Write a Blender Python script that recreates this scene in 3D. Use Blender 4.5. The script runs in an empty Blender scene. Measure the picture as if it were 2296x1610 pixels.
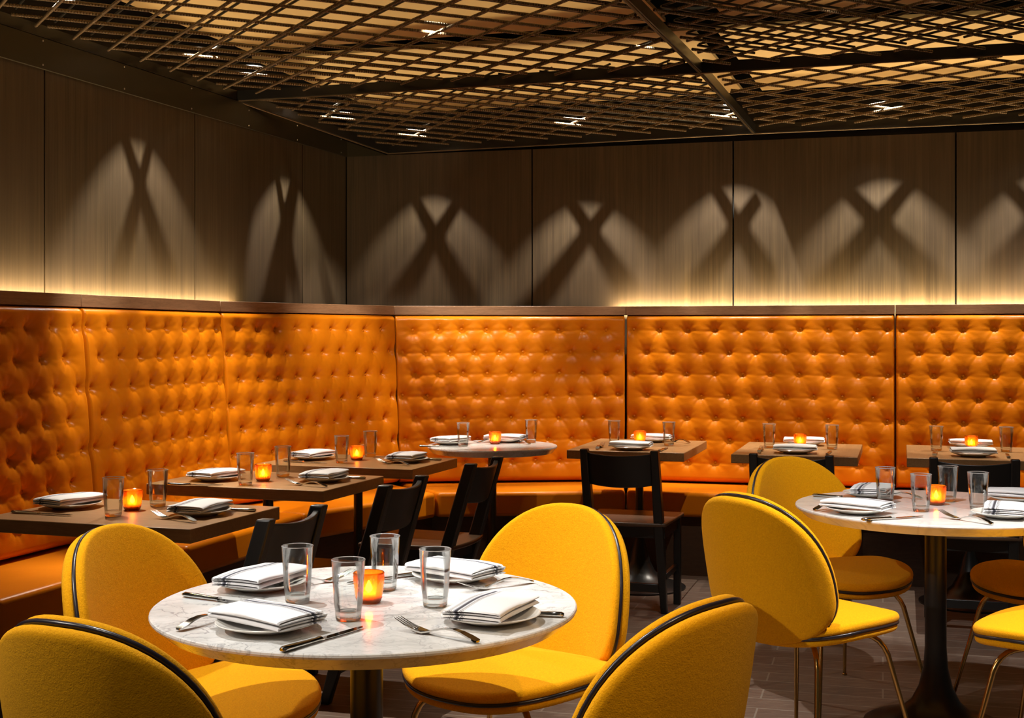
import bpy, math, random
import numpy as np
from mathutils import Vector, Matrix
random.seed(7)
PI = math.pi
S = bpy.context.scene
COL = S.collection
FPX, CX, HY, CAMZ = 2900.0, 1148.0, 752.0, 1.315
TZ = 0.74                                   # table height

def at(px, py, z):
    """world point at height z seen at a place of the photograph"""
    d = FPX*(CAMZ-z)/(py-HY)
    return Vector(((px-CX)/FPX*d, d, z))
def atd(px, d, z=0.0):
    return Vector(((px-CX)/FPX*d, d, z))

# ------------------------------------------------------------------ mesh builder
class MB:
    def __init__(s): s.v=[]; s.f=[]; s.uv={}; s.mi=[]; s.m=0
    def add(s, vs, fs, uvs=None):
        o=len(s.v); s.v.extend([tuple(p) for p in vs])
        for k,f in enumerate(fs):
            if uvs is not None: s.uv[len(s.f)]=[uvs[i] for i in f]
            s.f.append(tuple(i+o for i in f)); s.mi.append(s.m)
        return s
    def box(s, x0,x1,y0,y1,z0,z1):
        return s.add([(x0,y0,z0),(x1,y0,z0),(x1,y1,z0),(x0,y1,z0),(x0,y0,z1),(x1,y0,z1),(x1,y1,z1),(x0,y1,z1)],
              [(3,2,1,0),(4,5,6,7),(0,1,5,4),(1,2,6,5),(2,3,7,6),(3,0,4,7)])
    def prism(s, poly, z0, z1):
        """poly counter-clockwise; z0,z1 numbers or lists"""
        n=len(poly); a=z0 if hasattr(z0,'__len__') else [z0]*n; b=z1 if hasattr(z1,'__len__') else [z1]*n
        vs=[(p[0],p[1],a[i]) for i,p in enumerate(poly)]+[(p[0],p[1],b[i]) for i,p in enumerate(poly)]
        fs=[tuple(range(n-1,-1,-1)),tuple(range(n,2*n))]+[(i,(i+1)%n,n+(i+1)%n,n+i) for i in range(n)]
        return s.add(vs,fs)
    def lathe(s, prof, n=32, cap0=True, cap1=True, fz=None):
        vs=[];fs=[]
        for r,z in prof:
            for k in range(n):
                a=2*PI*k/n; q = r if fz is None else fz(r,z,a)
                vs.append((q*math.cos(a),q*math.sin(a),z))
        for j in range(len(prof)-1):
            for k in range(n):
                k2=(k+1)%n; fs.append((j*n+k,j*n+k2,(j+1)*n+k2,(j+1)*n+k))
        if cap0: fs.append(tuple(range(n-1,-1,-1)))
        if cap1: fs.append(tuple((len(prof)-1)*n+k for k in range(n)))
        return s.add(vs,fs)
    def tube(s, pts, r, n=10, closed=False, caps=True, sx=1.0):
        P=[Vector(p) for p in pts]; m=len(P); R=r if hasattr(r,'__len__') else [r]*m
        T=[]
        for i in range(m):
            if closed: t=P[(i+1)%m]-P[i-1]
            else: t=P[min(i+1,m-1)]-P[max(i-1,0)]
            T.append(t.normalized())
        up=Vector((0,0,1)) if abs(T[0].z)<.95 else Vector((1,0,0))
        N=(up-T[0]*up.dot(T[0])).normalized()
        vs=[];uv=[];L=0
        for i in range(m):
            N=(N-T[i]*N.dot(T[i])).normalized(); B=T[i].cross(N)
            if i: L+=(P[i]-P[i-1]).length
            for k in range(n):
                a=2*PI*k/n
                vs.append(P[i]+N*(R[i]*math.cos(a))+B*(R[i]*sx*math.sin(a))); uv.append((L,k/n))
        fs=[]
        for i in range(m if closed else m-1):
            j=(i+1)%m
            for k in range(n):
                k2=(k+1)%n; fs.append((i*n+k,i*n+k2,j*n+k2,j*n+k))
        if caps and not closed:
            fs.append(tuple(range(n-1,-1,-1))); fs.append(tuple((m-1)*n+k for k in range(n)))
        return s.add(vs,fs,uv)
    def build(s, name, mat, parent=None, smooth=None, bevel=None, bseg=2):
        me=bpy.data.meshes.new(name); me.from_pydata(s.v,[],s.f)
        if s.uv:
            l=me.uv_layers.new(name='UVMap'); 
            for pi,p in enumerate(me.polygons):
                u=s.uv.get(pi)
                if u:
                    for li,c in zip(p.loop_indices,u): l.data[li].uv=c
        mats=mat if isinstance(mat,(list,tuple)) else [mat]
        for m in mats: me.materials.append(m)
        if len(mats)>1:
            for p,i in zip(me.polygons,s.mi): p.material_index=i
        if smooth is not None:
            me.polygons.foreach_set('use_smooth',[True]*len(me.polygons))
            me.set_sharp_from_angle(angle=math.radians(smooth))
        me.update()
        o=bpy.data.objects.new(name,me); COL.objects.link(o)
        if parent: o.parent=parent
        if bevel:
            b=o.modifiers.new('bevel','BEVEL'); b.width=bevel; b.segments=bseg; b.limit_method='ANGLE'; b.angle_limit=math.radians(40)
            me.polygons.foreach_set('use_smooth',[True]*len(me.polygons)); me.set_sharp_from_angle(angle=math.radians(30))
            b.harden_normals=False
        return o

def tag(o,label,cat,group=None,kind=None):
    if label: o['label']=label
    if cat: o['category']=cat
    if group: o['group']=group
    if kind: o['kind']=kind
    return o
def struct(o,label=None):
    o['kind']='structure'
    if label: o['label']=label; o['category']=o.name.split('_')[0]
    return o
def thing(name,label,cat,loc=(0,0,0),rz=0,group=None):
    o=bpy.data.objects.new(name,None); COL.objects.link(o); o.location=loc; o.rotation_euler=(0,0,rz)
    o.empty_display_size=.1
    return tag(o,label,cat,group)
def dup(o,loc,rz,label,group=None):
    c=o.copy(); COL.objects.link(c); c.location=loc; c.rotation_euler=(0,0,rz); c['label']=label
    if group: c['group']=group
    for ch in o.children:
        d=ch.copy(); COL.objects.link(d); d.parent=c
        for g in ch.children:
            e=g.copy(); COL.objects.link(e); e.parent=d
    return c
def rotz(d): return math.atan2(-d[0],d[1])      # local +Y -> d

# ------------------------------------------------------------------ materials
class NT:
    def __init__(s,name):
        s.m=bpy.data.materials.new(name); s.m.use_nodes=True; s.t=s.m.node_tree; s.t.nodes.clear()
        s.out=s.n('ShaderNodeOutputMaterial'); s.b=s.n('ShaderNodeBsdfPrincipled'); s.l(s.b.outputs[0],s.out.inputs[0])
    def n(s,t,**k):
        x=s.t.nodes.new(t)
        for a,b in k.items(): setattr(x,a,b)
        return x
    def l(s,a,b): s.t.links.new(a,b)
    def set(s,**k):
        for a,b in k.items(): s.b.inputs[a.replace('_',' ')].default_value=b
        return s
    def coord(s,kind='Object',scale=(1,1,1),rot=(0,0,0)):
        c=s.n('ShaderNodeTexCoord'); m=s.n('ShaderNodeMapping'); m.inputs['Scale'].default_value=scale; m.inputs['Rotation'].default_value=rot
        s.l(c.outputs[kind],m.inputs[0]); return m.outputs[0]
    def noise(s,vec,scale,detail=4,rough=.55,dist=0):
        x=s.n('ShaderNodeTexNoise'); x.inputs['Scale'].default_value=scale; x.inputs['Detail'].default_value=detail
        x.inputs['Roughness'].default_value=rough; x.inputs['Distortion'].default_value=dist
        if vec is not None: s.l(vec,x.inputs['Vector'])
        return x.outputs['Fac']
    def ramp(s,fac,stops,interp='LINEAR'):
        x=s.n('ShaderNodeValToRGB'); r=x.color_ramp; r.interpolation=interp
        while len(r.elements)<len(stops): r.elements.new(.5)
        for e,(p,c) in zip(r.elements,stops): e.position=p; e.color=(*c,1) if len(c)==3 else c
        s.l(fac,x.inputs[0]); return x.outputs[0]
    def mix(s,fac,a,b,mode='MIX'):
        x=s.n('ShaderNodeMix',data_type='RGBA',blend_type=mode)
        for i,v in ((0,fac),(6,a),(7,b)):
            if hasattr(v,'is_linked'): s.l(v,x.inputs[i])
            else: x.inputs[i].default_value=v if i==0 else (*v,1)
        return x.outputs[2]
    def math(s,op,a,b=None):
        x=s.n('ShaderNodeMath',operation=op)
        for i,v in enumerate((a,b)):
            if v is None: continue
            if hasattr(v,'is_linked'): s.l(v,x.inputs[i])
            else: x.inputs[i].default_value=v
        return x.outputs[0]
    def bump(s,h,strength=.3,dist=.01):
        x=s.n('ShaderNodeBump'); x.inputs['Strength'].default_value=strength; x.inputs['Distance'].default_value=dist
        s.l(h,x.inputs['Height']); s.l(x.outputs[0],s.b.inputs['Normal']); return x
    def col(s,c): s.l(c,s.b.inputs['Base Color'])

def m_plain(name,c,rough=.5,metal=0,**k):
    t=NT(name); t.set(Base_Color=(*c,1),Roughness=rough,Metallic=metal,**k); return t.m

def m_leather():
    t=NT('orange_leather'); v=t.coord()
    n=t.noise(v,3,3); t.col(t.ramp(n,[(.3,(.54,.148,.002)),(.7,(.63,.182,.004))]))
    t.set(Roughness=.30)
    t.b.inputs['Specular IOR Level'].default_value=.17
    a=t.noise(v,420,2); b=t.noise(t.coord(scale=(1,1,5)),26,3,dist=1.2)
    t.bump(t.math('ADD',t.math('MULTIPLY',a,.10),t.math('MULTIPLY',b,.25)),.35,.004); return t.m
def m_wool():
    t=NT('mustard_wool_felt'); v=t.coord()
    n=t.noise(v,260,3); t.col(t.ramp(n,[(.25,(.74,.305,.002)),(.75,(.90,.41,.004))]))
    t.set(Roughness=.95); t.b.inputs['Specular IOR Level'].default_value=.1
    t.b.inputs['Sheen Weight'].default_value=.14; t.b.inputs['Sheen Roughness'].default_value=.5
    t.b.inputs['Sheen Tint'].default_value=(1,.75,.2,1)
    t.bump(t.math('ADD',t.noise(v,330,4,.7),t.math('MULTIPLY',t.noise(v,90,2),.6)),.55,.0035); return t.m
def m_marble(name,scale,vein):
    t=NT(name); v=t.coord()
    n=t.noise(v,4*scale,5,.6); mx=t.n('ShaderNodeMixRGB'); mx.inputs[0].default_value=.17
    nn=t.n('ShaderNodeTexNoise'); nn.inputs['Scale'].default_value=5*scale; nn.inputs['Detail'].default_value=5; t.l(v,nn.inputs['Vector'])
    t.l(v,mx.inputs[1]); t.l(nn.outputs['Color'],mx.inputs[2])
    def veins(sc,w,off):
        mp=t.n('ShaderNodeMapping'); mp.inputs['Scale'].default_value=(1,1.9,1); mp.inputs['Rotation'].default_value=(0,0,off); t.l(mx.outputs[0],mp.inputs[0])
        vo=t.n('ShaderNodeTexVoronoi',feature='DISTANCE_TO_EDGE'); vo.inputs['Scale'].default_value=sc; t.l(mp.outputs[0],vo.inputs['Vector'])
        return t.ramp(vo.outputs['Distance'],[(0,(1,1,1)),(w,(0,0,0))])
    va=t.math('MULTIPLY',veins(5.5*scale,.036,.6),t.ramp(t.noise(v,3*scale,2),[(.30,(.1,.1,.1)),(.62,(1,1,1))]))
    vb=t.math('MULTIPLY',veins(12*scale,.045,2.0),t.ramp(t.noise(v,4.5*scale,2),[(.30,(.1,.1,.1)),(.66,(.7,.7,.7))]))
    f=t.math('MULTIPLY',t.math('MAXIMUM',va,vb),vein)
    base=t.ramp(n,[(.32,(.60,.60,.585)),(.6,(.78,.775,.76))])
    t.col(t.mix(f,base,(.16,.16,.18))); t.set(Roughness=.16); return t.m
def m_wood(name,a,b,axis=(1,14,14),rough=.4,sc=5):
    t=NT(name); v=t.coord(scale=axis)
    n=t.noise(v,sc,6,.65,1.0); n2=t.noise(t.coord(scale=tuple(q*3.5 for q in axis)),sc*2,3)
    t.col(t.mix(.35,t.ramp(n,[(.3,a),(.7,b)]),t.ramp(n2,[(.35,a),(.65,b)]))); t.set(Roughness=rough)
    t.b.inputs['Specular IOR Level'].default_value=.3; t.bump(n2,.12,.002); return t.m
def m_wall():
    t=NT('patinated_wall_panel'); v=t.coord(scale=(9,9,.30))
    n=t.noise(v,3.2,8,.72); n2=t.noise(t.coord(scale=(30,30,.5)),3,4,.6); n3=t.noise(t.coord(),1.6,3)
    c=t.ramp(n,[(.28,(.030,.020,.010)),(.5,(.070,.049,.026)),(.74,(.135,.095,.046))])
    c=t.mix(.45,c,t.ramp(n2,[(.3,(.033,.023,.012)),(.7,(.115,.083,.046))]))
    c=t.mix(t.ramp(n3,[(.35,(0,0,0)),(.75,(.6,.6,.6))]),c,(.095,.066,.045)); t.col(c)
    t.set(Metallic=.25,Roughness=.48); t.bump(n2,.08,.002); return t.m
def m_floor():
    t=NT('dark_plank_floor'); v=t.coord(rot=(0,0,math.radians(16)))
    br=t.n('ShaderNodeTexBrick'); t.l(v,br.inputs['Vector']); br.offset=.37
    for k,q in (('Scale',1),('Brick Width',1.15),('Row Height',.125),('Mortar Size',.0036),('Mortar Smooth',.2),('Bias',0)): br.inputs[k].default_value=q
    br.inputs['Color1'].default_value=(.2,.2,.2,1); br.inputs['Color2'].default_value=(.8,.8,.8,1); br.inputs['Mortar'].default_value=(0,0,0,1)
    g=t.noise(t.coord(rot=(0,0,math.radians(16)),scale=(3,60,10)),3,7,.75)
    wh=t.ramp(g,[(.52,(0,0,0)),(.68,(.8,.8,.8))])
    base=t.mix(br.outputs['Color'],(.10,.064,.047),(.19,.123,.09))
    c=t.mix(wh,base,(.42,.33,.25)); c=t.mix(br.outputs['Fac'],c,(.27,.22,.175)); t.col(c)
    t.set(Roughness=.5); t.bump(g,.25,.002); return t.m
def m_rod():
    t=NT('ribbed_steel_bar'); t.set(Base_Color=(.135,.09,.047,1),Metallic=.55,Roughness=.42)
    w=t.n('ShaderNodeTexWave',bands_direction='X',wave_profile='SIN'); w.inputs['Scale'].default_value=26
    t.l(t.coord('UV'),w.inputs['Vector']); t.bump(w.outputs['Fac'],.9,.004); return t.m
def m_napkin():
    t=NT('white_striped_linen'); c=t.n('ShaderNodeTexCoord'); s=t.n('ShaderNodeSeparateXYZ'); t.l(c.outputs['UV'],s.inputs[0])
    W=(.80,.80,.82); K=(.035,.035,.05); G=(.34,.35,.42)
    st=[(0,W),(.13,K),(.14,W),(.155,K),(.165,W),(.18,K),(.19,W),(.22,G),(.245,K),(.295,G),(.305,W),(.33,K),(.34,W),(.355,K),(.365,W),(.38,K),(.39,W)]
    t.col(t.ramp(s.outputs[0],st,'CONSTANT')); t.set(Roughness=.9); t.b.inputs['Sheen Weight'].default_value=.15
    v=t.coord(); t.bump(t.math('ADD',t.noise(v,900,2),t.math('MULTIPLY',t.noise(v,30,3),3.0)),.3,.0015); return t.m
def m_glass(name,tint,edge=1.0):
    t=NT(name); t.t.nodes.remove(t.b)
    tr=t.n('ShaderNodeBsdfTransparent'); tr.inputs[0].default_value=(*tint,1)
    gl=t.n('ShaderNodeBsdfGlossy'); gl.inputs['Roughness'].default_value=.02; gl.inputs['Color'].default_value=(1,1,1,1)
    lw=t.n('ShaderNodeFresnel'); lw.inputs['IOR'].default_value=1.5
    f=t.math('MULTIPLY',lw.outputs[0],edge); mx=t.n('ShaderNodeMixShader'); t.l(f,mx.inputs[0]); t.l(tr.outputs[0],mx.inputs[1]); t.l(gl.outputs[0],mx.inputs[2])
    t.l(mx.outputs[0],t.out.inputs[0]); return t.m
def m_glass_solid():
    t=NT('thick_clear_glass'); t.t.nodes.remove(t.b)
    tr=t.n('ShaderNodeBsdfTransparent'); tr.inputs[0].default_value=(.85,.88,.87,1)
    gl=t.n('ShaderNodeBsdfGlass'); gl.inputs['IOR'].default_value=1.48; gl.inputs['Color'].default_value=(.93,.95,.94,1); gl.inputs['Roughness'].default_value=.0
    mx=t.n('ShaderNodeMixShader'); mx.inputs[0].default_value=.72; t.l(tr.outputs[0],mx.inputs[1]); t.l(gl.outputs[0],mx.inputs[2])
    t.l(mx.outputs[0],t.out.inputs[0]); return t.m
def m_amber():
    t=NT('orange_hobnail_glass'); t.t.nodes.remove(t.b)
    tl=t.n('ShaderNodeBsdfTranslucent'); tl.inputs[0].default_value=(1,.25,.015,1)
    df=t.n('ShaderNodeBsdfDiffuse'); df.inputs[0].default_value=(.95,.24,.012,1)
    tr=t.n('ShaderNodeBsdfTransparent'); tr.inputs[0].default_value=(1,.42,.07,1)
    gl=t.n('ShaderNodeBsdfGlossy'); gl.inputs['Roughness'].default_value=.12
    def mx(f,a,b):
        x=t.n('ShaderNodeMixShader'); 
        if hasattr(f,'is_linked'): t.l(f,x.inputs[0])
        else: x.inputs[0].default_value=f
        t.l(a.outputs[0],x.inputs[1]); t.l(b.outputs[0],x.inputs[2]); return x
    fr=t.n('ShaderNodeFresnel'); fr.inputs['IOR'].default_value=1.5
    a=mx(.25,tl,df); a=mx(.40,a,tr); a=mx(fr.outputs[0],a,gl); t.l(a.outputs[0],t.out.inputs[0]); return t.m
def m_emit(name,c,s):
    t=NT(name); t.set(Base_Color=(*c,1)); t.b.inputs['Emission Color'].default_value=(*c,1); t.b.inputs['Emission Strength'].default_value=s; return t.m

LEATHER=m_leather(); WOOL=m_wool(); MARBLE=m_marble('veined_white_marble',1.7,.62); MARBLE2=m_marble('pale_white_marble',.7,.35)
WALNUT=m_wood('walnut_table_wood',(.26,.134,.050),(.40,.225,.095),(1.2,16,16),.34)
LEDGEW=m_wood('walnut_ledge_wood',(.17,.088,.044),(.30,.165,.085),(1.3,14,14),.4)
PLINTH=m_wood('dark_plinth_wood',(.045,.022,.012),(.075,.038,.02),(2,2,16),.5)
SEATW=m_wood('brown_chair_seat_wood',(.075,.042,.024),(.12,.070,.040),(14,1.5,14),.35)
WALL=m_wall(); FLOOR=m_floor(); ROD=m_rod(); RODREFL=m_plain('dark_bar_reflection',(.02,.017,.013),.4,.3); LINEN=m_napkin()
GLASS=m_glass('thin_clear_glass',(.965,.975,.97),.75); GLASSB=m_glass_solid(); AMBER=m_amber()
BLACKW=m_plain('black_painted_wood',(.012,.011,.010),.38)
BLACKM=m_plain('black_powder_coated_steel',(.010,.0095,.009),.33,.0)
DARKM=m_plain('dark_bronze_sheet',(.055,.046,.026),.42,.6)
BLACKC=m_plain('black_ceiling_void',(.006,.006,.006),.8)
TAN=m_plain('tan_acoustic_board',(.50,.34,.145),.85)
TRIMM=m_plain('worn_steel_edge',(.20,.145,.085),.4,.6)
BRASS=m_plain('antique_brass',(.50,.30,.095),.22,1.0)
STEEL=m_plain('polished_stainless_steel',(.62,.60,.57),.10,1.0)
SCREW=m_plain('bright_screw_steel',(.55,.5,.42),.3,1.0)
CHINA=m_plain('white_china',(.74,.72,.67),.12)
PIPING=m_plain('black_leather_piping',(.018,.013,.018),.3)
WAX=m_plain('white_candle_wax',(.85,.72,.5),.6)
FLAME=m_emit('candle_flame',(1,.80,.50),300)
LEATHERB=LEATHER

# ------------------------------------------------------------------ room plan
A1=math.radians(19.2); A2=math.radians(15.5)
D1=Vector((math.sin(A1),math.cos(A1)));  N1=Vector((D1.y,-D1.x))          # left wall direction, normal into the room
D2=Vector((math.cos(A2),-math.sin(A2))); N2=Vector((D2.y,-D2.x))
CORN=Vector((-1.06,8.263)); WTOP=2.457
fl=MB(); fl.box(-6,7,-2.5,9.5,-.06,0); struct(fl.build('floor',FLOOR),'dark brown wooden plank floor')

def wall(name,org,d,n,seams,length,label):
    """slabs with dark joints in front of a black backing wall; seams = distances from the corner"""
    mb=MB(); e=[0]+list(seams)+[length]
    ex=Vector((d.x,d.y,0)); ey=Vector((n.x,n.y,0))
    def slab(s0,s1,t0,t1,z0,z1):
        pts=[org+d*s0+n*t0, org+d*s1+n*t0, org+d*s1+n*t1, org+d*s0+n*t1]
        a=(pts[1]-pts[0]).cross(pts[2]-pts[0])
        if a<0: pts=pts[::-1]
        mb.prism([(p.x,p.y) for p in pts],z0,z1)
    for i in range(len(e)-1): slab(e[i]+.005,e[i+1]-.005,-.03,0,.0,WTOP)
    mb.m=1; slab(-.2,length,-.14,-.032,0,3.3)
    o=mb.build(name,[WALL,BLACKC]); return struct(o,label)
def hit(px,org,d):
    k=(px-CX)/FPX
    return (k*org.y-org.x)/(d.x-k*d.y)
sl=[hit(x,CORN,-D1) for x in (678,437,100)]; sl.append(sl[-1]+1.32)
sr=[hit(x,CORN,D2) for x in (1193,1644,2143)]
wall('wall_left',CORN,-D1,N1,sl,5.2,'left wall of dark brushed brown panels')
wall('wall_back',CORN,D2,N2,sr,5.4,'back wall of dark brushed brown panels')
ce=MB(); ce.box(-4.2,5.2,2.6,9.2,3.25,3.32); struct(ce.build('ceiling',BLACKC),'black ceiling void above the steel grids')

# ------------------------------------------------------------------ banquette
bp=[None]*7
bp[1]=Vector((-1.742,5.37)); bp[2]=Vector((-1.405,6.42)); bp[3]=Vector((-.655,7.45)); bp[4]=Vector((.667,7.58))
dl=(bp[2]-bp[1]).normalized(); bp[0]=bp[1]-dl*1.118
bp[5]=bp[4]+D2*1.515; bp[6]=bp[5]+D2*1.52
LEAN,SEATZ,PTOP=.07,.46,1.433
def pn(i):
    d=(bp[i+1]-bp[i]).normalized(); return Vector((d.y,-d.x))
def offset_poly(off):
    out=[]
    for i in range(7):
        if i==0: out.append(bp[0]+pn(0)*off)
        elif i==6: out.append(bp[6]+pn(5)*off)
        else:
            a,b=pn(i-1),pn(i); m=(a+b).normalized(); out.append(bp[i]+m*(off/m.dot(a)))
    return out
btn=MB(); btn.lathe([(.0005,-.006),(.0085,-.005),(.0115,-.001),(.0112,.003),(.008,.0068),(.003,.0085),(.0004,.0088)],14,True,True)
BTN=btn.build('button',LEATHER,None,smooth=60); BTNME=BTN.data; bpy.data.objects.remove(BTN)
ROWN=[(8,7),(8,7),(9,10),(9,10),(10,9),(10,9)]
PL=['leftmost tufted orange leather back panel, cut off by the left photo edge','tufted orange leather back panel behind the front left wooden table',
    'tufted orange leather back panel turning the corner, behind the rear left wooden table','tufted orange leather back panel behind the small round table',
    'wide tufted orange leather back panel behind the left and middle tables of the back row','rightmost tufted orange leather back panel behind the rightmost wooden table']
SLB=['orange leather bench cushion at the left photo edge','orange leather bench cushion behind the two front left wooden tables','orange leather corner bench cushion beside the rear left wooden table',
    'orange leather bench cushion behind the small round table','orange leather bench cushion behind the left and middle back row tables','orange leather bench cushion behind the rightmost wooden table']
front=offset_poly(.45); backp=offset_poly(-.10); frp=offset_poly(.40)
for i in range(6):
    a,b=bp[i],bp[i+1]; d=(b-a).normalized(); n=pn(i); W=(b-a).length; H=.970
    gap=.0025
    ex=Vector((d.x,d.y,0)); ez=Vector((-n.x*LEAN,-n.y*LEAN,.975)).normalized(); ey=ez.cross(ex)
    org=Vector((a.x,a.y,SEATZ+.006))-Vector((n.x,n.y,0))*.028
    M=Matrix(((ex.x,ey.x,ez.x,org.x),(ex.y,ey.y,ez.y,org.y),(ex.z,ey.z,ez.z,org.z),(0,0,0,1)))
    root=thing('tufted_back_panel',PL[i],'banquette back',group='tufted banquette back panels'); root.matrix_world=M
    # buttons
    B=[]; no,ne=ROWN[i]; sp=W/(max(no,ne)+.0) if True else 0
    zs=[H-.088-.1275*k for k in range(7)]
    for k,z in enumerate(zs):
        c=no if k%2==0 else ne; m=max(no,ne); step=(W-.085)/(m-1) if m>1 else .1
        x0=.0425 if c==m else .0425+step/2
        for j in range(c): B.append((x0+j*step+random.uniform(-.005,.005), z+random.uniform(-.004,.004)))
    B=np.array(B)
    nx,nz=int(W/.006),int(H/.006)
    gx=np.linspace(gap,W-gap,nx); gz=np.linspace(0,H,nz); X,Z=np.meshgrid(gx,gz,indexing='ij')
    d1=np.full(X.shape,9.0); ang=np.zeros(X.shape)
    for (bx,bz) in B:
        dd=np.hypot(X-bx,Z-bz); m=dd<d1; d1=np.where(m,dd,d1); ang=np.where(m,np.arctan2(Z-bz,X-bx),ang)
    pil=.80*(1-np.exp(-np.maximum(d1-.005,0)/.0165))+.20*(1-np.exp(-(d1/.045)**2))
    rng=np.random.default_rng(i)
    # pleats between neighbours
    cre=np.zeros(X.shape)
    step=(W-.085)/(max(no,ne)-1)
    for (bx,bz) in B:
        for (ox,oz) in ((step,0),(step/2,.1275),(-step/2,.1275)):
            ex2,ez2=bx+ox,bz+oz
            if ex2>W-.02 or ex2<.02 or ez2>H-.05: continue
            amp=rng.uniform(.25,1.0)*(1.0 if oz==0 else .75)
            vx,vz=ox,oz; L2=vx*vx+vz*vz
            tt=np.clip(((X-bx)*vx+(Z-bz)*vz)/L2,0,1)
            sag=.008*np.sin(tt*PI) if oz==0 else 0
            dist=np.hypot(X-bx-tt*vx, Z-bz-tt*vz+sag)
            cre+=amp*np.exp(-(dist/.0065)**2)*(.35+.65*np.abs(2*tt-1)**1.5)
    pleat=.0026*np.sin(ang*9+rng.uniform(0,6))*np.exp(-d1/.035)*(1-np.exp(-d1/.012))
    hgt=.034*pil-.0050*np.minimum(cre,1.2)+pleat
    ed=np.minimum(X-gap,W-gap-X); et=H-Z; eb=Z
    def ext(j,z):
        if j in(0,6): return z*0
        m=pn(j-1).dot(pn(j)); th=math.acos(max(-1,min(1,m)))
        return (.028+LEAN*z/H-.034)*math.tan(th/2)
    wid=lambda x,z: x-ext(i,z)*(1-x/W)+ext(i+1,z)*(x/W)
    rr=lambda e,r: np.sqrt(np.clip(1-np.clip(1-e/r,0,1)**2,0,1))
    hgt=(hgt+.022)*np.minimum(rr(ed,.012),1)*rr(et,.035)*rr(eb,.03)
    vs=np.stack([wid(X,Z),-hgt,Z],-1).reshape(-1,3)
    idx=np.arange(nx*nz).reshape(nx,nz)
    q=np.stack([idx[:-1,:-1],idx[1:,:-1],idx[1:,1:],idx[:-1,1:]],-1).reshape(-1,4)
    mb=MB(); mb.v=[tuple(p) for p in vs]; mb.f=[tuple(int(t) for t in f) for f in q]; mb.mi=[0]*len(mb.f)
    # back box
    ring=[idx[k,0] for k in range(nx)]+[idx[nx-1,k] for k in range(1,nz)]+[idx[k,nz-1] for k in range(nx-2,-1,-1)]+[idx[0,k] for k in range(nz-2,0,-1)]
    o0=len(mb.v); mb.v+= [(vs[r][0],.055,vs[r][2]) for r in ring]; nr=len(ring)
    for k in range(nr): mb.f.append((int(ring[(k+1)%nr]),int(ring[k]),o0+k,o0+(k+1)%nr)); mb.mi.append(0)
    mb.f.append(tuple(o0+k for k in range(nr))); mb.mi.append(0)
    mb.build('upholstery',LEATHER,root,smooth=60)
    for (bx,bz) in B:
        px=(np.abs(gx-bx)).argmin(); pz=(np.abs(gz-bz)).argmin()
        o=bpy.data.objects.new('button',BTNME); COL.objects.link(o); o.parent=root
        o.location=(wid(bx,bz),-hgt[px,pz]-.0025,bz); o.rotation_euler=(PI/2,0,0)
    # bench cushion and plinth
    lo=backp; g=.004
    dd=Vector((d.x,d.y))*g
    poly=[front[i]+dd,front[i+1]-dd,bp[i+1]-n*.07-dd,bp[i]-n*.07+dd]
    mb=MB(); mb.prism([(p.x,p.y) for p in poly],.325,SEATZ)
    tag(mb.build('bench_cushion',LEATHER,None,bevel=.022,bseg=4),SLB[i],'bench seat','orange bench cushions')
pm=MB()
for i in range(6):
    n=pn(i); poly=[frp[i],frp[i+1],bp[i+1]-n*.02,bp[i]-n*.02]; pm.prism([(p.x,p.y) for p in poly],0.0,.325)
tag(pm.build('bench_plinth',PLINTH,None),'dark wooden plinth carrying the orange corner bench','bench base')

# ledge boards
top=[]; tp=offset_poly(-LEAN+.016)
gl=.075
def wl(s): return CORN-D1*s+N1*gl     # line along the left wall
def wr(s): return CORN+D2*s+N2*gl
def proj_l(p): return wl((CORN-p).dot(D1))
def proj_r(p): return wr((p-CORN).dot(D2))
cp=CORN+(N1+N2)*gl
polys=[[tp[0],tp[1],proj_l(tp[1]),proj_l(tp[0])],[tp[1],tp[2],proj_l(tp[2]),proj_l(tp[1])],[tp[2],tp[3],cp,proj_l(tp[2])],
       [tp[3],tp[4],proj_r(tp[4]),cp],[tp[4],tp[5],proj_r(tp[5]),proj_r(tp[4])],[tp[5],tp[6],proj_r(tp[6]),proj_r(tp[5])]]
LL=['leftmost walnut ledge board on top of the banquette','walnut ledge board above the panel behind the front left table','walnut ledge board in the corner of the room',
    'walnut ledge board above the panel behind the small round table','long walnut ledge board between corner and light gap at right','rightmost walnut ledge board, right of the bright light gap']
for i,pl in enumerate(polys):
    c=sum(pl,Vector((0,0)))/len(pl); d=(tp[i+1]-tp[i]).normalized(); ang=math.atan2(d.y,d.x)
    sh=.0022 if i in(4,5) else .0008
    R=Matrix.Rotation(-ang,2); q=[R@(p-c) for p in pl]
    q[0].x+=sh;q[3].x+=sh*.5;q[1].x-=sh;q[2].x-=sh*.5
    mb=MB(); mb.prism([(p.x,p.y) for p in q],0,.052)
    o=mb.build('wooden_ledge',LEDGEW,None,bevel=.0015,bseg=1); o.location=(c.x,c.y,1.4338); o.rotation_euler=(0,0,ang)
    tag(o,LL[i],'ledge','walnut ledge boards')

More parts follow.
